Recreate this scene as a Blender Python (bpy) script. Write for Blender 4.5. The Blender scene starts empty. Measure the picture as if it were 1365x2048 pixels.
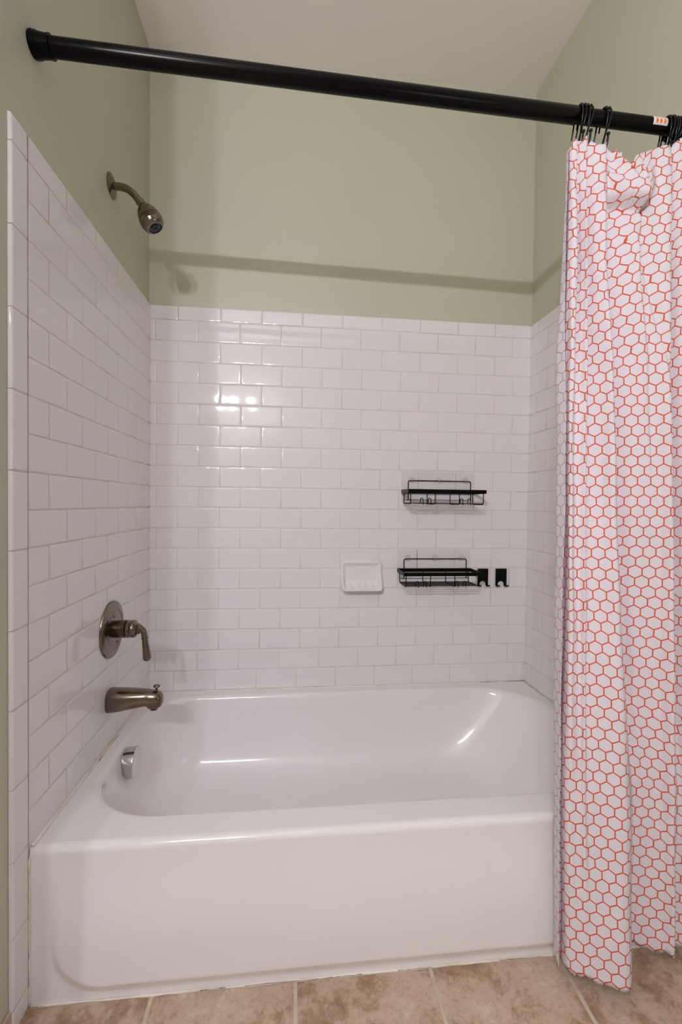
import bpy, bmesh, math, random
from mathutils import Vector, Matrix
R = math.radians
sc = bpy.context.scene
C = sc.collection

# ------------------------------------------------------------------ camera, light, exposure
CAM = Vector((0.53663, -1.73311, 1.05352))
YAW, PITCH, ROLL, FPX = 0.10534, -0.01896, 0.01228, 890.889
fw = Vector((math.sin(YAW)*math.cos(PITCH), math.cos(YAW)*math.cos(PITCH), math.sin(PITCH)))
r0 = Vector((math.cos(YAW), -math.sin(YAW), 0)); u0 = r0.cross(fw)
rt = math.cos(ROLL)*r0 + math.sin(ROLL)*u0; up = -math.sin(ROLL)*r0 + math.cos(ROLL)*u0
cd = bpy.data.cameras.new('camera'); cam = bpy.data.objects.new('camera', cd); C.objects.link(cam)
m = Matrix((rt, up, -fw)).transposed().to_4x4(); m.translation = CAM; cam.matrix_world = m
cd.sensor_fit = 'VERTICAL'; cd.sensor_height = 36; cd.lens = FPX/2048*36; cd.clip_start = .02
sc.camera = cam
sc.view_settings.view_transform = 'Standard'; sc.view_settings.look = 'None'
sc.view_settings.gamma = 1; sc.view_settings.exposure = 0.11; sc.view_settings.use_curve_mapping = False
w = bpy.data.worlds.new('world'); sc.world = w; w.use_nodes = True
w.node_tree.nodes['Background'].inputs[0].default_value = (.82, .83, .98, 1)
w.node_tree.nodes['Background'].inputs[1].default_value = 0.27
sc.cycles.max_bounces = 10; sc.cycles.diffuse_bounces = 6; sc.cycles.glossy_bounces = 5
sc.cycles.transparent_max_bounces = 10; sc.cycles.sample_clamp_indirect = 4
sc.cycles.caustics_reflective = False; sc.cycles.caustics_refractive = False

def lamp(name, loc, power, rad, col):
    l = bpy.data.lights.new(name, 'POINT'); l.energy = power; l.shadow_soft_size = rad; l.color = col
    o = bpy.data.objects.new(name, l); o.location = loc; C.objects.link(o); return o
# the globes of the vanity bar on the wall behind the camera
for x, p in ((-.21, 38), (-.083, 42), (.108, 30)):
    lamp('vanity_bulb', (x, -2.85, 2.06), p, .018, (.82, .81, .98))
# the lamp of the open side of the bathroom, out of view on the right
lamp('side_lamp', (2.25, -2.35, 1.35), 13, .36, (.82, .81, .98))

# ------------------------------------------------------------------ dimensions (metres)
W = 1.4868; V = .0778; H = .15474; ZT = 1.7324; RIM = .332; TD = .765; BW = .054; CAPT = ZT+.0535
CEIL = 2.7194

# ------------------------------------------------------------------ helpers
def tag(o, label=None, cat=None, group=None, kind=None):
    if label: o['label'] = label
    if cat: o['category'] = cat
    if group: o['group'] = group
    if kind: o['kind'] = kind
    return o
def empty(name, loc=(0, 0, 0)):
    o = bpy.data.objects.new(name, None); o.location = loc; o.empty_display_size = .05
    C.objects.link(o); return o
WL = {}
def link(name, me, parent=None, origin=None):
    o = bpy.data.objects.new(name, me); C.objects.link(o)
    if parent is not None: o.parent = parent; WL[o.name] = WL.get(parent.name, Vector((0, 0, 0)))
    else:
        o.location = origin or (0, 0, 0); WL[o.name] = Vector(o.location)
    return o
def wl(o): return WL.get(o.name, Vector((0, 0, 0)))
def mk(name, bm, mat, parent=None, smooth=False, origin=None, recalc=True, sub=0, auto=None):
    if recalc: bmesh.ops.recalc_face_normals(bm, faces=bm.faces)
    off = wl(parent) if parent is not None else Vector(origin or (0, 0, 0))
    me = bpy.data.meshes.new(name)
    for v in bm.verts: v.co -= off
    bm.to_mesh(me); bm.free()
    for p in me.polygons: p.use_smooth = smooth
    if smooth and auto: me.set_sharp_from_angle(angle=R(auto))
    me.materials.append(mat)
    o = link(name, me, parent, origin)
    if sub:
        s = o.modifiers.new('sub', 'SUBSURF'); s.levels = sub; s.render_levels = sub
    return o
def thing(name, loc, label, cat, group=None):
    o = empty(name, loc); WL[o.name] = Vector(loc); return tag(o, label, cat, group)
def weighted(o):
    w_ = o.modifiers.new('wn', 'WEIGHTED_NORMAL'); w_.weight = 100; w_.keep_sharp = True; w_.mode = 'FACE_AREA'
def box(bm, x0, x1, y0, y1, z0, z1, bev=0, seg=2):
    vs = [bm.verts.new((x, y, z)) for x in (x0, x1) for y in (y0, y1) for z in (z0, z1)]
    fs = [bm.faces.new([vs[i] for i in q]) for q in ((0,1,3,2),(4,6,7,5),(0,4,5,1),(2,3,7,6),(0,2,6,4),(1,5,7,3))]
    if bev:
        es = list({e for f in fs for e in f.edges})
        bmesh.ops.bevel(bm, geom=es, offset=bev, segments=seg, profile=.5, affect='EDGES')
def ortho(d):
    d = d.normalized(); a = Vector((0, 0, 1)) if abs(d.z) < .9 else Vector((1, 0, 0))
    x = d.cross(a).normalized(); return x, d.cross(x).normalized()
def lathe(bm, base, axis, prof, n=48, caps=True):
    """prof: list of (t along axis, radius)"""
    base = Vector(base); d = Vector(axis).normalized(); x, y = ortho(d); rings = []
    for t, r in prof:
        rings.append([bm.verts.new(base+d*t+(x*math.cos(2*math.pi*i/n)+y*math.sin(2*math.pi*i/n))*max(r, 1e-5)) for i in range(n)])
    for a, b in zip(rings, rings[1:]):
        for i in range(n): bm.faces.new((a[i], a[(i+1) % n], b[(i+1) % n], b[i]))
    if caps: bm.faces.new(rings[0][::-1]); bm.faces.new(rings[-1])
def tube(bm, pts, rad, n=10, close=False):
    pts = [Vector(p) for p in pts]; N = len(pts); rings = []
    rads = rad if isinstance(rad, (list, tuple)) else [rad]*N
    t0 = (pts[1]-pts[0]).normalized(); x, y = ortho(t0)
    for i, p in enumerate(pts):
        if close: t = (pts[(i+1) % N]-pts[i-1]).normalized()
        else: t = (pts[min(i+1, N-1)]-pts[max(i-1, 0)]).normalized()
        x = (x-t*x.dot(t)).normalized(); y = t.cross(x)
        rings.append([bm.verts.new(p+(x*math.cos(2*math.pi*k/n)+y*math.sin(2*math.pi*k/n))*rads[i]) for k in range(n)])
    prs = list(zip(rings, rings[1:])) + ([(rings[-1], rings[0])] if close else [])
    for a, b in prs:
        for k in range(n): bm.faces.new((a[k], a[(k+1) % n], b[(k+1) % n], b[k]))
    if not close: bm.faces.new(rings[0][::-1]); bm.faces.new(rings[-1])
def cr(P, t):
    """Catmull-Rom through list of vectors, t in [0, len-1]"""
    n = len(P); i = min(int(t), n-2); f = t-i
    p1, p2 = P[i], P[i+1]; p0 = P[i-1] if i > 0 else p1*2-p2; p3 = P[i+2] if i+2 < n else p2*2-p1
    return .5*((2*p1)+(p2-p0)*f+(2*p0-5*p1+4*p2-p3)*f*f+(3*p1-p0-3*p2+p3)*f**3)
def spline(pts, k=6):
    P = [Vector(p) for p in pts]; return [cr(P, i/k) for i in range((len(P)-1)*k+1)]
def sphere(bm, c, r, n=12):
    bmesh.ops.create_uvsphere(bm, u_segments=n, v_segments=n//2+2, radius=r, matrix=Matrix.Translation(c))
def sst(a, b, x):
    t = min(1, max(0, (x-a)/(b-a))); return t*t*(3-2*t)

# ------------------------------------------------------------------ materials
def newmat(name):
    m = bpy.data.materials.new(name); m.use_nodes = True
    nt = m.node_tree; return m, nt, nt.nodes['Principled BSDF']
def N(nt, t, **k):
    n = nt.nodes.new(t)
    for a, b in k.items(): setattr(n, a, b)
    return n
def plain(name, col, rough=.5, metal=0, spec=.5, coat=0, bump=None, var=None):
    m, nt, b = newmat(name)
    b.inputs['Base Color'].default_value = (*col, 1); b.inputs['Roughness'].default_value = rough
    b.inputs['Metallic'].default_value = metal; b.inputs['Specular IOR Level'].default_value = spec
    b.inputs['Coat Weight'].default_value = coat; b.inputs['Coat Roughness'].default_value = .03
    tc = N(nt, 'ShaderNodeTexCoord')
    if var:  # (scale, second colour, contrast lo, hi)
        n = N(nt, 'ShaderNodeTexNoise'); n.inputs['Scale'].default_value = var[0]; n.inputs['Detail'].default_value = 5
        rp = N(nt, 'ShaderNodeMapRange'); rp.inputs[1].default_value = var[2]; rp.inputs[2].default_value = var[3]
        mx = N(nt, 'ShaderNodeMix', data_type='RGBA'); mx.inputs[6].default_value = (*col, 1); mx.inputs[7].default_value = (*var[1], 1)
        L = nt.links.new; L(tc.outputs['Object'], n.inputs['Vector']); L(n.outputs['Fac'], rp.inputs[0])
        L(rp.outputs[0], mx.inputs[0]); L(mx.outputs[2], b.inputs['Base Color'])
    if bump:  # (scale, strength, distance)
        n = N(nt, 'ShaderNodeTexNoise'); n.inputs['Scale'].default_value = bump[0]; n.inputs['Detail'].default_value = 3
        bp = N(nt, 'ShaderNodeBump'); bp.inputs['Strength'].default_value = bump[1]; bp.inputs['Distance'].default_value = bump[2]
        nt.links.new(tc.outputs['Object'], n.inputs['Vector']); nt.links.new(n.outputs['Fac'], bp.inputs['Height'])
        nt.links.new(bp.outputs[0], b.inputs['Normal'])
    return m
M = {}
M['paint'] = plain('sage_paint', (.515, .512, .385), .42, bump=(220, .12, .0008), var=(1.6, (.49, .49, .368), .35, .75))
M['ceiling'] = plain('ceiling_paint', (.90, .845, .81), .8, bump=(160, .1, .001))
M['tile'] = plain('glazed_tile', (.80, .77, .76), .04, spec=.5, bump=(9, .03, .0012), var=(1.3, (.77, .74, .73), .4, .7))
M['grout'] = plain('grout', (.66, .60, .55), .8, var=(5, (.56, .47, .38), .5, .72), bump=(300, .3, .0006))
M['tub'] = plain('tub_enamel', (.82, .79, .775), .09, spec=.5, var=(1.1, (.80, .765, .74), .35, .7))
M['dish'] = plain('dish_glaze', (.80, .77, .75), .12, spec=.55)
M['caulk'] = plain('caulk', (.76, .72, .64), .5, var=(7, (.60, .52, .38), .48, .7), bump=(60, .4, .002))
M['rust'] = plain('rust_stain', (.36, .22, .12), .8, var=(60, (.5, .38, .26), .4, .6))
M['dirt'] = plain('mildew_line', (.16, .12, .09), .9, var=(90, (.4, .33, .26), .45, .6))
M['bronze'] = plain('aged_nickel', (.25, .20, .16), .2, metal=1, var=(9, (.165, .13, .10), .4, .7), bump=(90, .05, .0005))
M['bronze_dark'] = plain('aged_nickel_dark', (.12, .085, .055), .22, metal=1)
M['chrome'] = plain('chrome', (.62, .62, .64), .07, metal=1)
M['black'] = plain('black_rubber', (.006, .006, .007), .3)
M['rod'] = plain('black_enamel_rod', (.0025, .002, .002), .24, spec=.12)
M['wire'] = plain('black_powder_coat', (.003, .003, .003), .35, spec=.12)
M['hook'] = plain('black_hook_metal', (.004, .0035, .0035), .22, spec=.22)
M['label_white'] = plain('label_white', (.75, .73, .72), .4)
M['label_orange'] = plain('label_orange', (.75, .20, .03), .4)
def clear_mat():
    m, nt, b = newmat('clear_adhesive')
    b.inputs['Base Color'].default_value = (.62, .59, .58, 1); b.inputs['Roughness'].default_value = .25
    b.inputs['Alpha'].default_value = .06; return m
M['clear'] = clear_mat()
def clip_mat():
    m, nt, b = newmat('clear_hook_plastic')
    b.inputs['Base Color'].default_value = (.85, .83, .82, 1); b.inputs['Roughness'].default_value = .08
    b.inputs['Alpha'].default_value = .22; return m
M['clip'] = clip_mat()
def stone_mat():
    m, nt, b = newmat('floor_stone'); L = nt.links.new
    tc = N(nt, 'ShaderNodeTexCoord'); P = tc.outputs['Object']
    def noise(s, d, rough=.6, dist=0):
        n = N(nt, 'ShaderNodeTexNoise'); n.inputs['Scale'].default_value = s; n.inputs['Detail'].default_value = d
        n.inputs['Roughness'].default_value = rough; n.inputs['Distortion'].default_value = dist; L(P, n.inputs['Vector']); return n
    a = noise(8, 12, .78, .15); r = N(nt, 'ShaderNodeValToRGB'); e = r.color_ramp.elements
    e[0].position = .34; e[0].color = (.20, .12, .07, 1); e[1].position = .68; e[1].color = (.66, .57, .47, 1)
    for p, c in ((.43, (.36, .24, .15, 1)), (.50, (.50, .375, .265, 1)), (.59, (.55, .425, .31, 1))):
        x = e.new(p); x.color = c
    L(a.outputs['Fac'], r.inputs[0])
    s = noise(75, 6, .75); rs = N(nt, 'ShaderNodeMapRange'); rs.inputs[1].default_value = .5; rs.inputs[2].default_value = .7
    L(s.outputs['Fac'], rs.inputs[0])
    mx = N(nt, 'ShaderNodeMix', data_type='RGBA'); mx.inputs[7].default_value = (.20, .13, .085, 1)
    ml = N(nt, 'ShaderNodeMath', operation='MULTIPLY'); ml.inputs[1].default_value = .55
    L(rs.outputs[0], ml.inputs[0]); L(ml.outputs[0], mx.inputs[0]); L(r.outputs[0], mx.inputs[6])
    g = noise(26, 9, .78, .4); rg = N(nt, 'ShaderNodeMapRange'); rg.inputs[1].default_value = .57; rg.inputs[2].default_value = .68
    L(g.outputs['Fac'], rg.inputs[0]); mg = N(nt, 'ShaderNodeMath', operation='MULTIPLY'); mg.inputs[1].default_value = .6
    L(rg.outputs[0], mg.inputs[0])
    m2 = N(nt, 'ShaderNodeMix', data_type='RGBA'); m2.inputs[7].default_value = (.60, .54, .47, 1)
    L(mg.outputs[0], m2.inputs[0]); L(mx.outputs[2], m2.inputs[6]); L(m2.outputs[2], b.inputs['Base Color'])
    b.inputs['Roughness'].default_value = .42
    bp = N(nt, 'ShaderNodeBump'); bp.inputs['Strength'].default_value = .7; bp.inputs['Distance'].default_value = .003
    L(g.outputs['Fac'], bp.inputs['Height']); L(bp.outputs[0], b.inputs['Normal'])
    return m
M['stone'] = stone_mat()
M['floor_grout'] = plain('floor_grout', (.56, .475, .38), .85, var=(30, (.46, .38, .29), .4, .7))
def curtain_mat(name, line, base, transl):
    m, nt, b = newmat(name); L = nt.links.new
    uv = N(nt, 'ShaderNodeUVMap')
    def vm(op, a, bb=None):
        n = N(nt, 'ShaderNodeVectorMath', operation=op)
        for i, x in enumerate((a, bb)):
            if x is None: continue
            if isinstance(x, tuple): n.inputs[i].default_value = x
            else: L(x, n.inputs[i])
        return n
    def ma(op, a, bb=None):
        n = N(nt, 'ShaderNodeMath', operation=op)
        for i, x in enumerate((a, bb)):
            if x is None: continue
            if isinstance(x, (int, float)): n.inputs[i].default_value = x
            else: L(x, n.inputs[i])
        return n.outputs[0]
    s = 1/.0268; S3 = 1.7320508
    q = vm('MULTIPLY', uv.outputs[0], (s, s, 0)).outputs[0]
    def cell(off):
        x = vm('ADD', q, off).outputs[0]
        x = vm('WRAP', x, (.5, S3/2, 1)); x.inputs[2].default_value = (-.5, -S3/2, -1)
        return x.outputs[0]
    A = cell((0, 0, 0)); B = cell((.5, S3/2, 0))
    la = vm('LENGTH', A).outputs['Value']; lb = vm('LENGTH', B).outputs['Value']
    pick = ma('LESS_THAN', la, lb)
    mx = N(nt, 'ShaderNodeMix', data_type='VECTOR'); L(pick, mx.inputs[0]); L(B, mx.inputs[4]); L(A, mx.inputs[5])
    ab = vm('ABSOLUTE', mx.outputs[1]).outputs[0]; sp = N(nt, 'ShaderNodeSeparateXYZ'); L(ab, sp.inputs[0])
    d = ma('MAXIMUM', sp.outputs[0], ma('ADD', ma('MULTIPLY', sp.outputs[0], .5), ma('MULTIPLY', sp.outputs[1], S3/2)))
    e = ma('SUBTRACT', .5, d)
    mr = N(nt, 'ShaderNodeMapRange'); mr.inputs[1].default_value = .040; mr.inputs[2].default_value = .056
    L(e, mr.inputs[0])
    mc = N(nt, 'ShaderNodeMix', data_type='RGBA'); mc.inputs[6].default_value = (*line, 1); mc.inputs[7].default_value = (*base, 1)
    L(mr.outputs[0], mc.inputs[0]); L(mc.outputs[2], b.inputs['Base Color'])
    b.inputs['Roughness'].default_value = .75; b.inputs['Specular IOR Level'].default_value = .25
    tr = N(nt, 'ShaderNodeBsdfTranslucent'); L(mc.outputs[2], tr.inputs[0])
    ms = N(nt, 'ShaderNodeMixShader'); ms.inputs[0].default_value = transl
    out = nt.nodes['Material Output']; L(b.outputs[0], ms.inputs[1]); L(tr.outputs[0], ms.inputs[2]); L(ms.outputs[0], out.inputs[0])
    n = N(nt, 'ShaderNodeTexNoise'); n.inputs['Scale'].default_value = 28; n.inputs['Detail'].default_value = 3
    tc = N(nt, 'ShaderNodeTexCoord'); L(tc.outputs['Object'], n.inputs['Vector'])
    bp = N(nt, 'ShaderNodeBump'); bp.inputs['Strength'].default_value = .25; bp.inputs['Distance'].default_value = .004
    L(n.outputs['Fac'], bp.inputs['Height']); L(bp.outputs[0], b.inputs['Normal'])
    return m
M['cloth'] = curtain_mat('printed_cloth', (.64, .10, .05), (.80, .75, .78), .12)
M['cloth_back'] = curtain_mat('printed_cloth_reverse', (.56, .42, .45), (.78, .74, .77), .12)

# ------------------------------------------------------------------ setting
def slab(name, *a, mat='paint'):
    bm = bmesh.new(); box(bm, *a); return tag(mk(name, bm, M[mat]), kind='structure')
RX = 2.9; RY = -2.98; LX = -.85; LE = -1.55; RE = -1.25; DW = .009
wall_left = slab('wall_left', -.13, -DW, LE, DW+.1, 0, CEIL)
wall_back = slab('wall_back', -DW, W+DW, DW, DW+.1, 0, CEIL)
wall_right = slab('wall_right', W+DW, W+DW+.12, RE, DW+.1, 0, CEIL)
slab('wall_left_hall', LX-.1, LX, RY, LE+.1, 0, CEIL)
slab('wall_left_return', LX, -.13, LE, LE+.1, 0, CEIL)
slab('wall_front', LX-.1, 1.0, RY-.1, RY, 0, CEIL)
slab('wall_right_return', W+DW+.12, RX, RE, RE+.1, 0, CEIL)
slab('ceiling', LX-.1, RX+.1, RY-.1, DW+.1, CEIL, CEIL+.08, mat='ceiling')
# floor: grout bed with tiles laid on it, all one surface
fl = slab('floor', LX-.1, RX+.1, RY-.1, DW+.1, -.08, -.0012, mat='floor_grout')
bm = bmesh.new()
P_ = .305; gx0 = .2455-P_*4
for i in range(-0, 14):
    for j in range(0, 12):
        x0 = gx0+i*P_; y1 = -.655-j*P_+.0
        a = max(x0+.0042, LX); b_ = min(x0+P_-.0042, RX); c = max(y1-P_+.0042, RY); d = y1-.0042
        if b_-a < .02 or d-c < .02: continue
        box(bm, a, b_, c, d, -.004, 0, .0014, 2)
mk('floor_tiles', bm, M['stone'], fl)
bm = bmesh.new(); box(bm, -DW, .006-DW, LE, -TD-BW-.001, 0, .054, .002)
tag(mk('baseboard_left', bm, M['stone']), kind='structure')

# ------------------------------------------------------------------ wall tiles: real tiles with pillowed edges over a grout bed
rnd = random.Random(4)
def tiles(bm, rects, place, wide=()):
    """rects: (a0,a1,z0,z1,flags) ; place(a,z,d)->world, d = distance out of wall.  flags: sides with a bullnose edge"""
    for (a0, a1, z0, z1, fl_) in rects:
        g = .0007
        s = [a0+g, a1-g, z0+g, z1-g]
        ta, tz = rnd.uniform(-.0016, .0016), rnd.uniform(-.0013, .0013)
        prof = [(0, -.0085), (0, -.0021), (.0009, -.0012), (.0024, -.00048), (.0070, 0)]
        bn = [(0, -.0085), (0, -.0045), (.0012, -.0022), (.0035, -.0007), (.0070, 0)]
        rings = []
        for k in range(5):
            def ins(side): p = bn if side in fl_ else prof; return p[k]
            iL, iR, iB, iT = ins('L'), ins('R'), ins('B'), ins('T')
            A0, A1, Z0, Z1 = s[0]+iL[0], s[1]-iR[0], s[2]+iB[0], s[3]-iT[0]
            ring = []
            for (a, z, i1, i2) in ((A0, Z0, iL, iB), (A1, Z0, iR, iB), (A1, Z1, iR, iT), (A0, Z1, iL, iT)):
                d = min(i1[1], i2[1])
                if k > 1: d += ta*(a-(a0+a1)/2)+tz*(z-(z0+z1)/2)
                ring.append(bm.verts.new(place(a, z, d)))
            rings.append(ring)
        for p, q in zip(rings, rings[1:]):
            for i in range(4): bm.faces.new((p[i], p[(i+1) % 4], q[(i+1) % 4], q[i]))
        bm.faces.new(rings[-1])
def rows(a0, a1, first_even, first_odd, cap, shift={}):
    """running bond between a0 and a1. joint phases per row parity"""
    out = []
    for r in range(-1, 18):
        z1 = CAPT if r == -1 else ZT-r*V; z0 = ZT if r == -1 else ZT-(r+1)*V
        if r == 17: z0 = RIM+.0005
        ph = (cap if r == -1 else first_odd if r % 2 else first_even)+shift.get(r, 0)
        xs = [a0]; x = ph
        while x < a0+.006: x += H
        while x < a1-.006: xs.append(x); x += H
        xs.append(a1)
        for p, q in zip(xs, xs[1:]): out.append((p, q, z0, z1, 'T' if r == -1 else ''))
    return out
def bed(name, par, *a):
    bm = bmesh.new(); box(bm, *a); return mk(name, bm, M['grout'], par)
A0 = .09919
bm = bmesh.new()
tiles(bm, rows(-.0065, W+.0065, A0-.5*H, A0, A0, {0: -.005, 17: -.012+H*.5-.5*H, 16: -.002}), lambda a, z, d: (a, -d, z))
weighted(mk('wall_tiles', bm, M['tile'], wall_back, smooth=True, auto=46))
bed('grout', wall_back, 0, W, .0013, DW, RIM-.02, CAPT-.004)
def border(bm, place, side):
    zs = [CAPT, ZT]+[ZT-2*k*V for k in range(1, 9)]+[.343, .191, .048, 0.0005]
    rc = [(TD+.0005, TD+BW, b_, a, 'R'+('T' if a == CAPT else '')) for a, b_ in zip(zs, zs[1:])]
    tiles(bm, rc, place)
# left wall: a = distance from the back corner
NB = .76532
bm = bmesh.new()
pl = lambda a, z, d: (d, -a, z)
ph0 = NB-4*H
tiles(bm, rows(-.0065, TD-.0003, ph0-.5*H, ph0, ph0), pl); border(bm, pl, 0)
weighted(mk('wall_tiles', bm, M['tile'], wall_left, smooth=True, auto=46))
bed('grout', wall_left, -DW, -.0013, -TD-.003, 0, RIM-.02, CAPT-.004)
bed('grout', wall_left, -DW, -.0013, -TD-BW+.004, -TD-.001, 0, CAPT-.004)
bm = bmesh.new()
pr = lambda a, z, d: (W-d, -a, z)
tiles(bm, rows(-.0065, TD-.0003, .81*H, .32*H, .38*H), pr); border(bm, pr, 0)
weighted(mk('wall_tiles', bm, M['tile'], wall_right, smooth=True, auto=46))
bed('grout', wall_right, W+.0013, W+DW, -TD-.003, 0, RIM-.02, CAPT-.004)
bed('grout', wall_right, W+.0013, W+DW, -TD-BW+.004, -TD-.001, 0, CAPT-.004)
# stained grout joint behind the lower rack
bm = bmesh.new(); xj = A0+.0+6*H; box(bm, xj-.0008, xj+.0022, -.0004, .002, .797, .871, .0003, 1)
mk('rust_stain', bm, M['rust'], wall_back)
tag(bpy.data.objects['rust_stain'], 'brown stained grout joint')

# ------------------------------------------------------------------ bathtub
tub = thing('bathtub', (W/2, -TD/2, 0), 'white enamelled alcove bathtub set between the tiled walls', 'bathtub')
def rrect(x0, x1, y0, y1, r, z, nc=14, ns=26):
    """r = radii (front-left, front-right, back-right, back-left)"""
    if not isinstance(r, tuple): r = (r,)*4
    cs = [(x0+r[0], y0+r[0], r[0], 180), (x1-r[1], y0+r[1], r[1], 270), (x1-r[2], y1-r[2], r[2], 0), (x0+r[3], y1-r[3], r[3], 90)]
    pts = []
    for k, (cx, cy, rr, a0) in enumerate(cs):
        arc = [Vector((cx+rr*math.cos(R(a0+90*i/nc)), cy+rr*math.sin(R(a0+90*i/nc)), z)) for i in range(nc+1)]
        if pts: 
            p = pts[-1]; pts += [p.lerp(arc[0], i/ns) for i in range(1, ns)]
        pts += arc
    p = pts[-1]; pts += [p.lerp(pts[0], i/ns) for i in range(1, ns)]
    return pts
ox0, ox1, oy0, oy1 = .030, W-.020, -.688, -.046
rr = (.20, .20, .24, .17)
def ring(l, r_, f, b_, z, k=0):
    a, b2, c, d = ox0+l, ox1-r_, oy0+f, oy1-b_
    m_ = .46*min(b2-a, d-c)
    return rrect(a, b2, c, d, tuple(max(.03, min(m_, q-k)) for q in rr), z)
keyr = [ring(-.010, -.008, -.012, -.010, RIM, -.006), ring(-.004, -.004, -.004, -.004, RIM, -.003), ring(.001, .001, .001, .001, RIM-.0006), ring(.006, .007, .006, .005, RIM-.0032, .003),
        ring(.011, .014, .010, .009, RIM-.009, .005), ring(.015, .022, .0135, .012, RIM-.020, .007), ring(.020, .040, .017, .016, .285, .01),
        ring(.028, .075, .024, .024, .235, .015), ring(.038, .120, .033, .034, .180, .02), ring(.052, .170, .046, .048, .130, .03),
        ring(.072, .205, .066, .070, .098, .04), ring(.105, .240, .098, .105, .080, .05), ring(.150, .290, .145, .155, .0735, .06), ring(.21, .36, .21, .22, .0715, .08)]
bm = bmesh.new()
outer = rrect(.001, W-.001, -TD+.016, -.001, .002, RIM)
rings = [outer]
nk = len(keyr); K_ = 4
for i in range((nk-1)*K_+1):
    t = i/K_; rings.append([cr([keyr[j][q] for j in range(nk)], t) for q in range(len(outer))])
vr = [[bm.verts.new(p) for p in rg] for rg in rings]
n_ = len(outer)
for a, b_ in zip(vr, vr[1:]):
    for i in range(n_): bm.faces.new((a[i], a[(i+1) % n_], b_[(i+1) % n_], b_[i]))
bm.faces.new(vr[-1])
mk('basin', bm, M['tub'], tub, smooth=True)
# apron: rolled top edge, panel standing proud over a kick strip
bm = bmesh.new(); grid = []
X0, X1 = .001, W-.001; nx = 230
xs = [X0+(X1-X0)*i/nx for i in range(nx+1)]
prof = [(-TD+.016+.0, RIM-.00)]
for i in range(1, 9):
    a = R(90*i/8); prof.append((-TD+.016-.016*math.sin(a), RIM-.016+.016*math.cos(a)))
zs = [RIM-.016-(RIM-.016)*i/90 for i in range(1, 91)]
def panel(x, z):
    # distance inside a rounded panel outline
    x0, x1, z0, r = .060, W-.060, .040, .085
    dx = min(x-x0, x1-x); dz = z-z0
    if dx < r and dz < r: d = r-math.hypot(r-dx, r-dz)
    else: d = min(dx, dz)
    return sst(-.026, .004, d)*sst(.31, .12, z)*.013
for (y, z) in prof+[(-TD, z) for z in zs]:
    grid.append([bm.verts.new((x, y-(panel(x, z) if z < RIM-.03 else 0), max(z, 0.0005))) for x in xs])
for a, b_ in zip(grid, grid[1:]):
    for i in range(nx): bm.faces.new((a[i], b_[i], b_[i+1], a[i+1]))
mk('apron', bm, M['tub'], tub, smooth=True, recalc=False)
# caulk bead round the top edge and along the floor
bm = bmesh.new()
def bead(p, q, r, n=26, amp=.0012):
    p, q = Vector(p), Vector(q); pts = []; rs = []
    for i in range(n+1):
        t = i/n; pts.append(p.lerp(q, t)+Vector((rnd.uniform(-1, 1), rnd.uniform(-1, 1), rnd.uniform(-1, 1)))*amp*.4); rs.append(r+rnd.uniform(-amp, amp)*.7)
    tube(bm, pts, rs, 8)
bead((.002, -.756, RIM+.001), (.002, -.002, RIM+.001), .0048)
bead((.002, -.002, RIM), (W-.002, -.002, RIM), .0030)
bead((.0018, -.757, RIM-.001), (.0018, -.7665, RIM-.022), .0034, 8)
bead((W-.002, -.742, RIM), (W-.002, -.002, RIM), .0030)
bead((.001, -.766, .31), (.001, -.766, .002), .0022)
mk('caulk_bead', bm, M['caulk'], tub, smooth=True)
tag(bpy.data.objects['caulk_bead'], 'yellowed caulk bead')
bm = bmesh.new(); bead((.003, -.767, .0012), (W-.003, -.767, .0012), .0026, 60, .0016)
mk('floor_caulk', bm, M['caulk'], tub, smooth=True)
# dark gaps where the caulk has split
for (p, q) in (((1.30, -.0045, RIM+.0022), (1.37, -.0045, RIM+.0026)), ((1.40, -.0045, RIM+.0024), (1.482, -.0045, RIM+.0022)), ((W-.0045, -.02, RIM+.0020), (W-.0045, -.075, RIM+.0018)), ((W-.0045, -.10, RIM+.0018), (W-.0045, -.150, RIM+.0016)),
               ((.0065, -.300, RIM+.0015), (.0065, -.345, RIM+.0015)), ((.0068, -.43, RIM+.001), (.0068, -.45, RIM+.001))):
    p, q = Vector(p), Vector(q); pts = [p.lerp(q, i/8)+Vector((0, 0, rnd.uniform(-.0006, .0006))) for i in range(9)]
    bm = bmesh.new(); tube(bm, pts, [.0003+.0008*rnd.random() for _ in pts], 5); mk('caulk_gap', bm, M['dirt'], tub)
for (a, b_) in ((.345, .40), (.44, .60), (.62, .70), (.78, .86), (1.02, 1.12), (.004, .030)):
    pts = [Vector((a+(b_-a)*i/10, -.7695, .0030+rnd.uniform(-.0005, .0006))) for i in range(11)]
    bm = bmesh.new(); tube(bm, pts, [.0002+.0007*rnd.random() for _ in pts], 5); mk('caulk_gap', bm, M['dirt'], tub)
# overflow cap on the drain end
ov = thing('overflow_cap', (.047, -.365, .277), 'round chrome overflow cap inside the tub, below the spout', 'overflow cover')
bm = bmesh.new(); lathe(bm, (.046, -.365, .276), (1, 0, .0), [(0, .040), (.006, .040), (.0061, .0425), (.028, .0435), (.0315, .0430), (.0330, .041), (.0336, .036), (.0339, .02), (.034, .0001)], 64)
mk('cap', bm, M['chrome'], ov, smooth=True, auto=30)
bm = bmesh.new(); box(bm, .058, .068, -.373, -.360, .2315, .2360, .001)
mk('drain_slot', bm, M['black'], ov)

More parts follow.
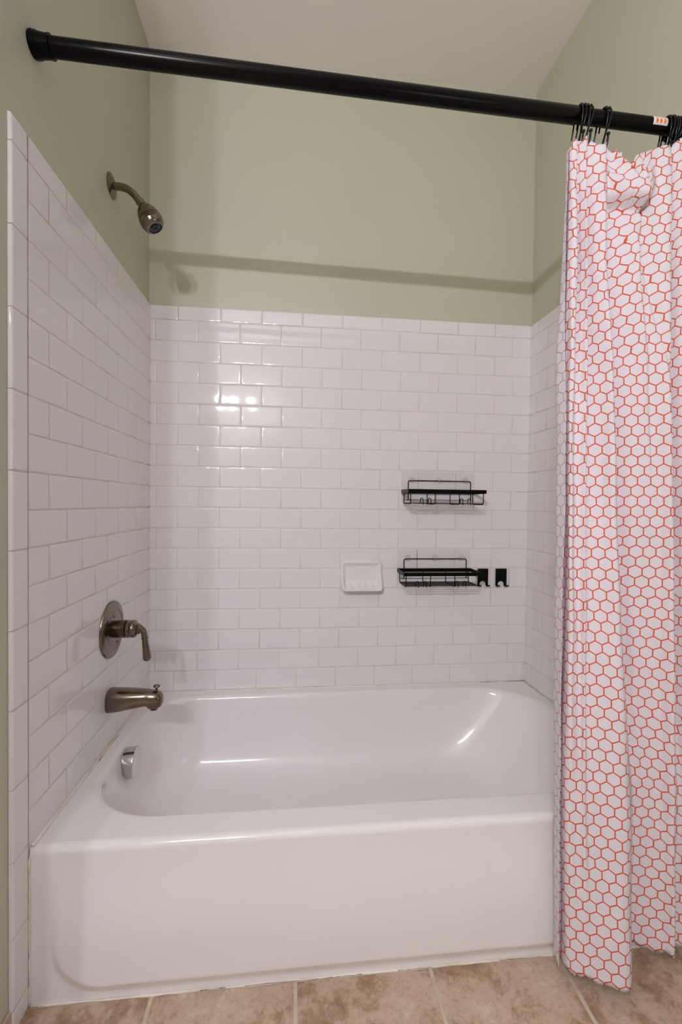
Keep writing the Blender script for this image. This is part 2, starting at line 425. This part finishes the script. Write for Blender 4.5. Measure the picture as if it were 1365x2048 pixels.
# ------------------------------------------------------------------ spout
sp = thing('tub_spout', (0, -.3645, .465), 'brushed nickel tub spout with diverter knob, on the left wall above the rim', 'tub spout')
bm = bmesh.new(); S = [(0, .4990, .4310, .0335), (.004, .4995, .4305, .0340), (.030, .4985, .4330, .0335), (.060, .4965, .4385, .0315), (.085, .4945, .4430, .029), (.103, .4925, .4460, .0265),
     (.110, .4918, .4445, .0255), (.114, .4912, .4390, .0250), (.118, .4905, .4368, .0245), (.130, .4890, .4368, .0235), (.140, .4865, .4380, .0220), (.147, .4815, .4415, .0195), (.151, .4740, .4480, .0150), (.1525, .4660, .4560, .008)]
nn = 40; rg = []
for (x, zt, zb, hw) in S:
    zc, hh = (zt+zb)/2, (zt-zb)/2; row = []
    for i in range(nn):
        a = 2*math.pi*i/nn; c, s = math.cos(a), math.sin(a); e = 2/2.5
        row.append(bm.verts.new((x, -.3645+hw*math.copysign(abs(c)**e, c), zc+hh*math.copysign(abs(s)**e, s))))
    rg.append(row)
for a, b_ in zip(rg, rg[1:]):
    for i in range(nn): bm.faces.new((a[i], a[(i+1) % nn], b_[(i+1) % nn], b_[i]))
bm.faces.new(rg[0]); bm.faces.new(rg[-1])
mk('spout_body', bm, M['bronze'], sp, smooth=True, auto=50)
bm = bmesh.new(); lathe(bm, (.127, -.3645, .4375), (0, 0, -1), [(0, .011), (.0045, .011), (.0045, .009), (.002, .0085)], 24)
mk('outlet', bm, M['bronze_dark'], sp, smooth=True, auto=30)
bm = bmesh.new(); lathe(bm, (.1335, -.3645, .4850), (.08, 0, 1), [(0, .0062), (.004, .0062), (.0045, .0038), (.0125, .0036), (.0140, .0060), (.0160, .0098), (.0180, .0104), (.0200, .0095), (.0210, .006), (.0213, .0001)], 24)
mk('diverter_knob', bm, M['bronze'], sp, smooth=True, auto=40)
# ------------------------------------------------------------------ valve
vc = Vector((0, -.352, .672))
va = thing('shower_valve', vc, 'aged nickel shower valve with round plate and lever handle on the left wall', 'shower valve')
bm = bmesh.new(); lathe(bm, vc, (1, 0, 0), [(0, .0840), (.003, .0840), (.0055, .0825), (.0095, .068), (.0110, .060), (.0105, .0585), (.0095, .0575), (.0100, .056), (.0115, .050), (.0125, .036), (.0128, .026)], 72)
mk('escutcheon', bm, M['bronze'], va, smooth=True, auto=40)
bm = bmesh.new(); lathe(bm, vc+Vector((.010, 0, 0)), (1, 0, 0), [(0, .0255), (.024, .0255), (.0245, .0262), (.030, .0262), (.0305, .0255), (.034, .0255), (.0345, .0235)], 48)
mk('sleeve', bm, M['bronze_dark'], va, smooth=True, auto=35)
for (dy, dz) in ((-.012, .0405), (.012, -.0405)):
    bm = bmesh.new(); lathe(bm, vc+Vector((.0115, dy, dz)), (1, 0, 0), [(0, .0040), (.0012, .0040), (.0018, .0034), (.0019, .0018), (.0008, .0016)], 16)
    mk('screw', bm, M['bronze_dark'], va, smooth=True, auto=35)
bm = bmesh.new()
lathe(bm, vc+Vector((.046, 0, 0)), (1, 0, 0), [(0, .0245), (.0015, .0265), (.006, .0268), (.0075, .0250), (.009, .0243), (.014, .0262), (.020, .0262), (.025, .0235), (.0285, .0185), (.0300, .0150), (.0310, .0145), (.0318, .0160), (.0335, .0165), (.0350, .0150), (.0365, .0120), (.042, .0100)], 48)
mk('handle_hub', bm, M['bronze'], va, smooth=True, auto=40)
bm = bmesh.new()
pts = spline([vc+Vector(p) for p in ((.084, 0, .001), (.092, 0, .0015), (.1005, 0, -.0035), (.1055, 0, -.0135), (.1075, 0, -.0240), (.1090, 0, -.0360), (.1105, 0, -.0520), (.1125, 0, -.0700), (.1140, 0, -.0820), (.1146, 0, -.0885))], 5)
rad = []
for i, p in enumerate(pts):
    t = i/(len(pts)-1)
    rad.append(.0098-.0012*sst(0, .4, t) + .0032*sst(.5, .93, t))
pts = [Vector((p.x-.012, p.y, p.z)) for p in pts]
dl = (pts[-1]-pts[-2]).normalized(); e0, r_e = pts[-1], rad[-1]
for a in (15, 30, 45, 60, 72, 82): pts.append(e0+dl*r_e*.8*math.sin(R(a))); rad.append(r_e*math.cos(R(a)))
tube(bm, pts, rad, 20)
c = pts[22]; d = (pts[23]-pts[21]).normalized(); lathe(bm, c-d*.0012, d, [(0, .0086), (.0005, .0108), (.0020, .0108), (.0025, .0086)], 24)
mk('lever', bm, M['bronze'], va, smooth=True, auto=50)

# ------------------------------------------------------------------ shower head
sh = thing('wall_shower', (-DW, -.337, 1.981), 'aged nickel shower head on a curved arm, high on the left wall', 'shower head')
bm = bmesh.new(); lathe(bm, (-DW, -.337, 1.981), (1, 0, 0), [(0, .0340), (.002, .0345), (.0045, .0325), (.0075, .0240), (.0100, .0170), (.0110, .0140)], 48)
mk('flange', bm, M['bronze'], sh, smooth=True, auto=40)
bm = bmesh.new()
arm = spline([(-.004, -.337, 1.981), (.018, -.337, 1.9805), (.036, -.337, 1.976), (.052, -.337, 1.965), (.066, -.337, 1.949), (.078, -.337, 1.933)], 6)
tube(bm, arm, .0108, 24); mk('arm', bm, M['bronze'], sh, smooth=True, auto=50)
ax = Vector((.50, -.04, -.865)).normalized(); hb = Vector((.0730, -.337, 1.940))
bm = bmesh.new(); lathe(bm, hb-ax*.004, Vector((.62, 0, -.78)), [(0, .0105), (.0005, .0128), (.017, .0128), (.0175, .0105), (.020, .0100)], 24)
mk('swivel_nut', bm, M['bronze'], sh, smooth=True, auto=35)
hs = hb+Vector((.62, 0, -.78))*.013
bm = bmesh.new(); lathe(bm, hs, ax, [(0, .0100), (.004, .0165), (.012, .0235), (.022, .0285), (.033, .0315), (.040, .0325), (.0403, .0318), (.0408, .0326), (.0425, .0330)], 64)
mk('shower_head', bm, M['bronze'], sh, smooth=True, auto=30)
bm = bmesh.new(); x, y = ortho(ax); nt_ = 180; P2 = [(.0435, .0318), (.0440, .0336), (.0560, .0334), (.0570, .0328), (.0640, .0310), (.0705, .0275), (.0735, .0235), (.0738, .0205), (.0690, .0200)]
rg = []
for k, (t, r_) in enumerate(P2):
    row = []
    for i in range(nt_):
        q = r_-(.0013 if (k in (1, 2) and i % 3 == 0) else 0); a = 2*math.pi*i/nt_
        row.append(bm.verts.new(hs+ax*t+(x*math.cos(a)+y*math.sin(a))*q))
    rg.append(row)
for a, b_ in zip(rg, rg[1:]):
    for i in range(nt_): bm.faces.new((a[i], a[(i+1) % nt_], b_[(i+1) % nt_], b_[i]))
mk('spray_ring', bm, M['bronze'], sh, smooth=True, auto=30)
bm = bmesh.new(); lathe(bm, hs, ax, [(.060, .0200), (.0725, .0200), (.0735, .0185), (.0715, .0170), (.0715, .0120), (.0740, .0110), (.0745, .0060), (.072, .005), (.072, .0001)], 48)
mk('nozzle_face', bm, M['black'], sh, smooth=True, auto=30)

# ------------------------------------------------------------------ soap dish
bm = bmesh.new()
cx, cz, hw, hh = .8025, .7720, .0835, .0600
nu, nv = 90, 80; G = []
def dish(u, v):
    """u,v in -1..1 ; returns protrusion"""
    dx = (1-abs(u))*hw; dz = (1-abs(v))*hh; r = .020
    if dx < r and dz < r: d = r-math.hypot(r-dx, r-dz)
    else: d = min(dx, dz)
    low = sst(.35, -.95, v)
    rim = .014+.044*low
    edge = math.sqrt(max(0, 1-(1-min(1, max(0, d)/.012))**2))
    inn = sst(.007, .024, d)
    floor_ = .0050+.024*sst(-.30, -.85, v)+.003*sst(.3, -.6, v)
    ridge = 0
    if -.90 < v < -.38: ridge = .0085*(.5+.5*math.cos(u*math.pi*6.2+v*3))*sst(-.38, -.60, v)
    return (rim*(1-inn)+(floor_+ridge)*inn)*edge
for j in range(nv+1):
    v = -1+2*j/nv; row = []
    v = math.copysign(1-(1-abs(v))**1.35, v)
    for i in range(nu+1):
        u = -1+2*i/nu; u = math.copysign(1-(1-abs(u))**1.35, u)
        # superellipse-like corner pull
        X = u; Z = v
        dx = (1-abs(u))*hw; dz = (1-abs(v))*hh; r = .020
        px, pz = u*hw, v*hh
        if dx < r and dz < r:
            ux, uz = r-dx, r-dz; mx_ = max(ux, uz); L_ = math.hypot(ux, uz)
            if L_ > 1e-6:
                k = mx_/L_; ux2, uz2 = ux*k, uz*k
                px = math.copysign(hw-r+ux2, u); pz = math.copysign(hh-r+uz2, v)
        row.append(bm.verts.new((cx+px, -max(.0002, dish(px/hw, pz/hh)), cz+pz)))
    G.append(row)
for a, b_ in zip(G, G[1:]):
    for i in range(nu): bm.faces.new((a[i], b_[i], b_[i+1], a[i+1]))
# back row sits against the tile and gives the dish its body
E_ = G[0]+[r[-1] for r in G[1:]]+G[-1][::-1][1:]+[r[0] for r in G[::-1][1:-1]]
low = [bm.verts.new((v.co.x, .0, v.co.z)) for v in E_]
for i in range(len(E_)): 
    j = (i+1) % len(E_); bm.faces.new((E_[i], E_[j], low[j], low[i]))
bm.faces.new(low)
tag(mk('soap_dish', bm, M['dish'], None, smooth=True, auto=60, origin=(cx, 0, cz)), 'white ceramic wall soap dish left of the lower black wire rack', 'soap dish')

# ------------------------------------------------------------------ wire racks
def rack(dx, dz, label):
    t = thing('shower_rack', (1.11+dx, 0, 1.09+dz), label, 'shower rack', 'black wire racks on the back wall')
    X0, X1 = .957+dx, 1.258+dx; Y0, Y1 = -.122, -.010; Zt, Zb = 1.1108+dz, 1.0968+dz; th = .0016
    bm = bmesh.new()
    box(bm, X0, X1, Y0, Y0+th, Zb, Zt, .0005, 1); box(bm, X0, X1, Y1-th, Y1, Zb, Zt, .0005, 1)
    box(bm, X0, X0+th, Y0+th, Y1-th, Zb, Zt, .0005, 1); box(bm, X1-th, X1, Y0+th, Y1-th, Zb, Zt, .0005, 1)
    mk('rim_band', bm, M['wire'], t)
    zb = 1.0560+dz; r = .0018
    bm = bmesh.new()
    for i in range(4):
        x = X0+.010+i*(X1-X0-.020)/3
        ya, yb = Y0+.006, Y1-.004; q = .006
        tube(bm, [(x, yb, Zt-.002), (x, yb, zb+q), (x, yb-.002, zb+.002), (x, yb-q, zb), (x, ya+q, zb), (x, ya+.002, zb+.002), (x, ya, zb+q), (x, ya, Zt-.002)], r, 8)
    for k in range(6):
        y = Y0+.010+k*(Y1-Y0-.020)/5
        tube(bm, [(X0+.008, y, zb+.0025), (X1-.008, y, zb+.0025)], .0015, 8)
    tube(bm, [(X0+.008, Y1-.004, zb+.016), (X1-.008, Y1-.004, zb+.016)], .0012, 8)
    mk('basket', bm, M['wire'], t, smooth=True, auto=60)
    for x in (.052, .082, .205, .235):
        bm = bmesh.new(); xx = X0+x; y = Y0+.005; a = .0052
        pts = [(xx-a, y, zb+.001), (xx-a, y, zb+.016)]+[(xx-a*math.cos(R(k*20)), y, zb+.016+a*math.sin(R(k*20))) for k in range(1, 9)]+[(xx+a, y, zb+.016), (xx+a, y, zb+.001), (xx+a, y-.003, zb-.002)]
        tube(bm, pts, .0016, 8); mk('utensil_hook', bm, M['wire'], t, smooth=True, auto=60)
    bm = bmesh.new(); xa, xb, zt_, q = .985+dx, 1.241+dx, 1.148+dz, .007
    pts = [(xa, -.006, 1.073+dz), (xa+.001, -.010, 1.080+dz), (xa, -.0085, 1.10+dz), (xa, -.008, zt_-q), (xa+q*.3, -.008, zt_-q*.3), (xa+q, -.008, zt_), (xb-q, -.008, zt_), (xb-q*.3, -.008, zt_-q*.3), (xb, -.008, zt_-q), (xb, -.0085, 1.10+dz), (xb+.001, -.010, 1.080+dz), (xb, -.006, 1.073+dz)]
    tube(bm, pts, .0020, 10); mk('hanger_wire', bm, M['wire'], t, smooth=True, auto=70)
    bm = bmesh.new(); box(bm, .9592+dx, 1.2600+dx, -.0012, -.0005, 1.062+dz, 1.184+dz)
    tag(mk('adhesive_sheet', bm, M['clear'], t), 'clear adhesive sheet')
    for x in (1.002, 1.112, 1.222):
        bm = bmesh.new(); lathe(bm, (x+dx, -.0012, 1.152+dz), (0, -1, 0), [(0, .0130), (.0014, .0130), (.002, .0120), (.002, .0001)], 32)
        for s in (-1, 1): tube(bm, [(x+s*.0045+dx, -.003, 1.150+dz), (x+s*.0045+dx, -.008, 1.144+dz), (x+s*.0045+dx, -.0115, 1.146+dz), (x+s*.0045+dx, -.0115, 1.150+dz)], .0016, 8)
        tag(mk('clear_hook', bm, M['clip'], t, smooth=True, auto=40), 'clear plastic hook')
    return t
rack(0, 0, 'black wire rack with clear adhesive sheet, the upper of the two racks')
rack(-.0125, -.3105, 'black wire rack right of the soap dish, the lower of the two racks')

# ------------------------------------------------------------------ adhesive hooks
def plate_hook(x0, x1, z0, z1, label):
    t = thing('adhesive_hook', ((x0+x1)/2, 0, (z0+z1)/2), label, 'wall hook', 'black plate hooks on the back wall')
    bm = bmesh.new(); xm = (x0+x1)/2-.001; r = .0125; nb = 14; y = -.0035; th = .0016
    out = [(x0+.0015, z1), (x1-.0015, z1), (x1, z1-.0015), (x1, z0+.003)]
    out += [(xm+r, z0+.001)]+[(xm+r*math.cos(R(180*k/nb)), z0+.003+r*math.sin(R(180*k/nb))) for k in range(0, nb+1)]+[(xm-r, z0+.001), (x0, z0+.003), (x0, z1-.0015)]
    f = [bm.verts.new((a, y, b_)) for a, b_ in out]; face = bm.faces.new(f)
    g = bmesh.ops.extrude_face_region(bm, geom=[face])
    for v in g['geom']:
        if isinstance(v, bmesh.types.BMVert): v.co.y -= th
    mk('plate', bm, M['wire'], t)
    for a, b_ in ((x0, xm-r), (xm+r, x1)):
        bm = bmesh.new(); P = [(y, z0+.004), (y-.001, z0-.001), (y-.006, z0-.004), (y-.014, z0-.0045), (y-.020, z0-.002), (y-.0225, z0+.002)]
        P = spline([(0, p[0], p[1]) for p in P], 4); L_ = []
        for i, p in enumerate(P):
            d = (P[min(i+1, len(P)-1)]-P[max(i-1, 0)]).normalized(); nrm = Vector((0, -d.z, d.y))*.0008
            sh_ = .0*i
            L_.append([bm.verts.new((xx, *(p+nrm*s).yz)) for xx, s in ((a, 1), (b_, 1), (b_, -1), (a, -1))])
        for p, q in zip(L_, L_[1:]):
            for i in range(4): bm.faces.new((p[i], p[(i+1) % 4], q[(i+1) % 4], q[i]))
        bm.faces.new(L_[0]); bm.faces.new(L_[-1]); mk('prong', bm, M['wire'], t)
    bm = bmesh.new(); box(bm, x0-.008, x1+.016, -.0030, -.0005, z0-.004, z1+.002)
    tag(mk('adhesive_sheet', bm, M['clear'], t), 'clear adhesive sheet')
plate_hook(1.2785, 1.3230, .732, .797, 'black flat plate hook touching the lower rack, the left of the pair')
plate_hook(1.3545, 1.4015, .731, .797, 'black flat plate hook nearest the right corner, the right of the pair')
# ------------------------------------------------------------------ curtain rod
RA = Vector((-DW, -.735, 1.9905)); RB = Vector((W+DW, -.735, 1.9630)); rd = (RB-RA).normalized(); RL = (RB-RA).length
def rodp(x): return RA+(RB-RA)*((x-RA.x)/(RB.x-RA.x))
rod = thing('curtain_rod', RA, 'thick black tension curtain rod spanning the alcove above the tub', 'curtain rod')
xj = 1.186
bm = bmesh.new(); lathe(bm, rodp(.02), rd, [(0, .0180), ((xj-.02)-.001, .0180), ((xj-.02), .0172)], 48); mk('outer_tube', bm, M['rod'], rod, smooth=True, auto=40)
bm = bmesh.new(); lathe(bm, rodp(xj-.01), rd, [(0, .0163), (W-xj-.01, .0163)], 48); mk('inner_tube', bm, M['rod'], rod, smooth=True, auto=40)
for s in (0, 1):
    bm = bmesh.new(); b0 = RA if s == 0 else RB; dd = rd if s == 0 else -rd
    lathe(bm, b0+dd*.0003, dd, [(0, .0235), (.003, .0245), (.006, .0240), (.0065, .0228), (.009, .0226), (.0095, .0236), (.012, .0236), (.0125, .0222), (.034, .0205), (.0345, .0216), (.038, .0216), (.0385, .0195)], 48)
    mk('end_cap', bm, M['rod'], rod, smooth=True, auto=30)
# white label with three orange marks wrapped on the front of the inner tube
def wrap(bm, x0, x1, a0, a1, rr_, th, mask=None, n=10):
    """patch wrapped on the rod between angles a0..a1 (deg, 0 = towards room, + = up)"""
    g = []
    for i in range(n+1):
        x = x0+(x1-x0)*i/n; c = rodp(x); row = []
        for j in range(n+1):
            a = R(a0+(a1-a0)*j/n); row.append(bm.verts.new(c+Vector((0, -math.cos(a), math.sin(a)))*(rr_+th)))
        g.append(row)
    for a, b_ in zip(g, g[1:]):
        for j in range(n): bm.faces.new((a[j], b_[j], b_[j+1], a[j+1]))
bm = bmesh.new(); wrap(bm, 1.3690, 1.4060, -35, 38, .0163, .0003); lab = mk('label', bm, M['label_white'], rod, smooth=True)
s_ = lab.modifiers.new('s', 'SOLIDIFY'); s_.thickness = .0002
tag(lab, 'white label with three orange arrows')
bm = bmesh.new()
for k in range(3):
    xc = 1.3778+k*.0100; 
    def rp(x, a): a = R(a); return rodp(x)+Vector((0, -math.cos(a), math.sin(a)))*(.0163+.0007)
    o = [(-.0022, -22), (.0022, -22), (.0028, -8), (.0034, 0), (.0018, 10), (0, 22), (-.0018, 10), (-.0034, 0), (-.0028, -8)]
    vs = [bm.verts.new(rp(xc+a, b_)) for a, b_ in o]; c = bm.verts.new(rp(xc, -2))
    for i in range(len(vs)): bm.faces.new((c, vs[i], vs[(i+1) % len(vs)]))
am = mk('arrow_print', bm, M['label_orange'], lab)

# ------------------------------------------------------------------ shower curtain
KEY = {
    1.93: [(1.1559,-0.750),(1.1561,-0.744),(1.1612,-0.738),(1.1630,-0.741),(1.1596,-0.750),(1.1635,-0.757),(1.1726,-0.758),(1.1792,-0.750),(1.1862,-0.756),(1.1954,-0.762),(1.2053,-0.748),(1.2223,-0.757),(1.2423,-0.760),(1.2545,-0.742),(1.2883,-0.752),(1.3258,-0.760),(1.3337,-0.752),(1.3653,-0.758),(1.3988,-0.766),(1.4127,-0.748),(1.4375,-0.756),(1.4850,-0.750)],
    1.6: [(1.1457,-0.770),(1.1475,-0.754),(1.1569,-0.745),(1.1495,-0.766),(1.1493,-0.772),(1.1535,-0.782),(1.1643,-0.782),(1.1765,-0.762),(1.1811,-0.775),(1.1869,-0.784),(1.2066,-0.754),(1.2175,-0.775),(1.2349,-0.786),(1.2584,-0.748),(1.2889,-0.770),(1.3142,-0.786),(1.3247,-0.775),(1.3509,-0.785),(1.3829,-0.795),(1.4086,-0.760),(1.4260,-0.785),(1.4850,-0.770)],
    1.4: [(1.1395,-0.785),(1.1361,-0.760),(1.1497,-0.750),(1.1459,-0.777),(1.1462,-0.782),(1.1461,-0.795),(1.1562,-0.794),(1.1657,-0.778),(1.1747,-0.786),(1.1840,-0.795),(1.2033,-0.764),(1.2200,-0.785),(1.2387,-0.802),(1.2693,-0.752),(1.3026,-0.775),(1.3298,-0.790),(1.3415,-0.788),(1.3539,-0.795),(1.3779,-0.808),(1.4089,-0.766),(1.4267,-0.793),(1.4850,-0.778)],
    1.05: [(1.1356,-0.800),(1.1354,-0.768),(1.1490,-0.760),(1.1471,-0.784),(1.1468,-0.790),(1.1436,-0.804),(1.1492,-0.808),(1.1593,-0.800),(1.1698,-0.802),(1.1790,-0.811),(1.1936,-0.790),(1.2211,-0.802),(1.2442,-0.822),(1.2845,-0.762),(1.3108,-0.784),(1.3397,-0.794),(1.3495,-0.797),(1.3628,-0.803),(1.3806,-0.820),(1.4178,-0.770),(1.4341,-0.800),(1.4860,-0.784)],
    0.6: [(1.1282,-0.815),(1.1346,-0.780),(1.1468,-0.772),(1.1535,-0.777),(1.1437,-0.798),(1.1411,-0.815),(1.1464,-0.823),(1.1589,-0.820),(1.1683,-0.820),(1.1739,-0.829),(1.1848,-0.820),(1.2127,-0.832),(1.2543,-0.848),(1.3085,-0.772),(1.3300,-0.786),(1.3541,-0.796),(1.3631,-0.800),(1.3748,-0.808),(1.3923,-0.828),(1.4307,-0.777),(1.4490,-0.805),(1.4870,-0.790)],
    0.4: [(1.1249,-0.820),(1.1287,-0.787),(1.1409,-0.779),(1.1506,-0.783),(1.1422,-0.802),(1.1408,-0.819),(1.1478,-0.828),(1.1583,-0.828),(1.1668,-0.831),(1.1718,-0.839),(1.1832,-0.836),(1.2124,-0.844),(1.2616,-0.857),(1.3171,-0.779),(1.3375,-0.788),(1.3604,-0.798),(1.3695,-0.802),(1.3811,-0.810),(1.3972,-0.829),(1.4337,-0.780),(1.4520,-0.808),(1.4870,-0.793)],
    0.03: [(1.1296,-0.826),(1.1376,-0.792),(1.1474,-0.784),(1.1547,-0.786),(1.1458,-0.806),(1.1450,-0.824),(1.1526,-0.834),(1.1604,-0.838),(1.1687,-0.843),(1.1780,-0.848),(1.1879,-0.852),(1.2129,-0.862),(1.2604,-0.875),(1.3258,-0.785),(1.3458,-0.790),(1.3672,-0.802),(1.3770,-0.808),(1.3908,-0.815),(1.4063,-0.828),(1.4331,-0.788),(1.4617,-0.812),(1.4880,-0.797)],
}
for z_ in KEY:
    if z_ <= .41: KEY[z_] = [(a, min(b_, -.794)) for a, b_ in KEY[z_]]
zk = sorted(KEY, reverse=True); ncp = len(KEY[zk[0]])
SUBS = 14; ns = (ncp-1)*SUBS; nr = 190
def plan(z):
    """control points at height z, interpolated between the key sections"""
    if z >= zk[0]: a, b_, t = zk[0], zk[1], (zk[0]-z)/(zk[0]-zk[1])
    else:
        for a, b_ in zip(zk, zk[1:]):
            if z >= b_-1e-9: break
        t = (a-z)/(a-b_)
    t = max(-.1, min(1, t))
    return [Vector((p[0]+(q[0]-p[0])*t, p[1]+(q[1]-p[1])*t, 0)) for p, q in zip(KEY[a], KEY[b_])]
TOP = [(1.120, 1.850), (1.1496, 1.851), (1.1563, 1.873), (1.168, 1.892), (1.1777, 1.898), (1.1876, 1.8917), (1.1947, 1.9014), (1.2069, 1.9049), (1.2246, 1.8873), (1.2383, 1.8852), (1.2491, 1.8987), (1.2645, 1.8797),
       (1.2831, 1.8880), (1.2885, 1.8830), (1.2960, 1.8470), (1.3040, 1.8520), (1.3150, 1.8680), (1.3422, 1.8835), (1.3876, 1.8947), (1.3993, 1.8854), (1.4115, 1.9074), (1.4367, 1.9249), (1.46, 1.905), (1.49, 1.915)]
def topz(x):
    for (a, b_), (c, d) in zip(TOP, TOP[1:]):
        if x <= c: t = max(0, (x-a)/(c-a)); t = t*t*(3-2*t)*.6+t*.4; return b_+(d-b_)*t
    return TOP[-1][1]
topc = plan(1.90)
tz = [topz(cr(topc, i/SUBS).x) for i in range(ns+1)]
def hem(i):
    return .030+.004*math.sin(i*.11)+.002*math.sin(i*.37)
def anchors(c): return c
rows_ = []; bases = []
prev = None
for j in range(nr+1):
    t = j/nr
    # rows: sample plan per average z, z varies per column
    row = []; base = []
    zrow = [tz[i]+(hem(i)-tz[i])*t for i in range(ns+1)]
    cache = {}
    for i in range(ns+1):
        z = zrow[i]; key = round(z, 4)
        if key not in cache: cache[key] = plan(z)
        c = cache[key]
        p = cr(c, i/SUBS)
        # drooping swag of slack cloth between the third and fourth hooks
        lo = 1.772-.25*(p.x-1.262)+.012*sst(1.325, 1.350, p.x)*3
        wx = sst(1.238, 1.268, p.x)*sst(1.366, 1.330, p.x)
        dy = -.030*wx*sst(1.885, lo+.018, z)*sst(lo-.010, lo+.010, z); dz = -.010*wx*sst(1.90, lo+.01, z)*sst(lo-.03, lo, z)
        dy += .010*wx*math.exp(-((z-lo+.018)/.010)**2)
        # the slack cloth rolls over to the right of the notch and leaves a deep gully below it
        gx = 1.2965+(1.847-z)*.42; dy += .020*math.exp(-((p.x-gx)/.006)**2)*sst(1.795, 1.83, z)
        dy -= .010*math.exp(-((p.x-gx+.013)/.007)**2)*sst(1.80, 1.84, z)
        ln = (z-(1.815-(p.x-1.262)*1.1)); dy += -.010*math.exp(-(ln/.010)**2)*math.exp(-((p.x-1.262)/.016)**2)
        # creases radiating from the swag, dying out below
        q = p.x-1.335-(z-1.60)*(-.19); dy += .006*math.exp(-(q/.006)**2)*sst(1.30, 1.40, z)*sst(1.74, 1.66, z)
        # hand-made irregularity
        dy += .0016*math.sin(z*9+i*.05)*math.sin(i*.021+1.3)+.0009*math.sin(z*23+i*.13)
        base.append(p.copy())
        row.append(Vector((p.x+.0012*math.sin(z*7.3+i*.03), p.y+dy, z+dz)))
    rows_.append(row); bases.append(base)
us = []
ia = 9*SUBS
for j, row in enumerate(bases):
    u = [0]
    for a, b_ in zip(row, row[1:]): u.append(u[-1]+math.hypot(b_.x-a.x, b_.y-a.y))
    u = [x-u[ia] for x in u]; us.append(u)
vs_ = [[0]*(ns+1) for _ in rows_]
for i in range(ns+1):
    acc = rows_[nr][i].z
    for j in range(nr, -1, -1):
        if j < nr: acc += math.hypot(rows_[j][i].z-rows_[j+1][i].z, rows_[j][i].y-rows_[j+1][i].y)
        vs_[j][i] = acc
bm = bmesh.new(); uvl = bm.loops.layers.uv.new('UVMap')
vg = [[bm.verts.new(p) for p in row] for row in rows_]
for j in range(nr):
    for i in range(ns):
        f = bm.faces.new((vg[j][i], vg[j+1][i], vg[j+1][i+1], vg[j][i+1]))
        for lp, (jj, ii) in zip(f.loops, ((j, i), (j+1, i), (j+1, i+1), (j, i+1))): lp[uvl].uv = (us[jj][ii]+.5, vs_[jj][ii])
cur = mk('shower_curtain', bm, M['cloth'], None, smooth=True, recalc=False, origin=(1.30, -.80, .03))
cur.data.materials.append(M['cloth_back'])
so = cur.modifiers.new('thickness', 'SOLIDIFY'); so.thickness = .0007; so.offset = -1; so.material_offset = 1
tag(cur, 'white shower curtain printed with red hexagon outlines, gathered at the right end of the tub', 'shower curtain')
# ------------------------------------------------------------------ curtain hooks
def make_hook():
    t = thing('curtain_hook', (0, 0, 0), 'black wire curtain hook on the rod', 'curtain hook', 'curtain hooks on the rod')
    bm = bmesh.new(); rr_ = .0200
    for s in (-1, 1):
        pts = ([(s*.0042, .029, -.034), (s*.0042, .0235, -.018), (s*.0042, .0205, -.008)] if s < 0 else [(s*.0042, .0225, -.015), (s*.0042, .0205, -.008)])+[(s*.0042, rr_*math.cos(R(a)), rr_*math.sin(R(a))) for a in range(0, 181, 15)]+[(s*.0040, -.0195, -.012), (s*.0025, -.0125, -.028)]
        tube(bm, pts, .0019, 8)
    leg = spline([(0, -.0135, -.026), (0, -.004, -.044), (0, .006, -.064), (0, .009, -.074), (0, .004, -.081), (0, -.006, -.079), (0, -.013, -.066), (0, -.0165, -.050)], 5)
    tube(bm, leg, .0023, 8)
    mk('wire', bm, M['hook'], t, smooth=True, auto=60)
    bm = bmesh.new(); sphere(bm, Vector((0, -.0170, -.047)), .0042); mk('ball_tip', bm, M['hook'], t, smooth=True)
    bm = bmesh.new()
    for k in range(5):
        a = R(50+k*20)
        for s in (-1, 1): sphere(bm, Vector((s*.0042, rr_*math.cos(a), rr_*math.sin(a))), .0036, 10)
    mk('roller_beads', bm, M['hook'], t, smooth=True); return t
proto = make_hook()
def copy_tree(o, parent=None):
    c = o.copy(); C.objects.link(c)
    if parent: c.parent = parent
    for ch in list(o.children): copy_tree(ch, c)
    return c
HK = [(1.1950, -3, 'leftmost black curtain hook on the rod, at the free edge of the curtain'),
      (1.2085, 2, 'black curtain hook right beside the leftmost one on the rod'),
      (1.2545, 0, 'black curtain hook standing alone between the left pair and the bunch by the label'),
      (1.4185, -4, 'black curtain hook nearest the white label, leftmost of the right bunch'),
      (1.4285, 3, 'black curtain hook in the right bunch, second from the white label'),
      (1.4380, -2, 'black curtain hook in the right bunch, third from the white label'),
      (1.4475, 4, 'black curtain hook in the right bunch, fourth from the white label'),
      (1.4575, 0, 'black curtain hook cut by the right edge of the photo, last of the bunch')]
for i, (x, a, lb) in enumerate(HK):
    o = proto if i == 0 else copy_tree(proto)
    p = rodp(x); o.location = (p.x, p.y, p.z); o.rotation_euler = (R(rnd.uniform(-3, 3)), 0, R(a*2)); o['label'] = lb
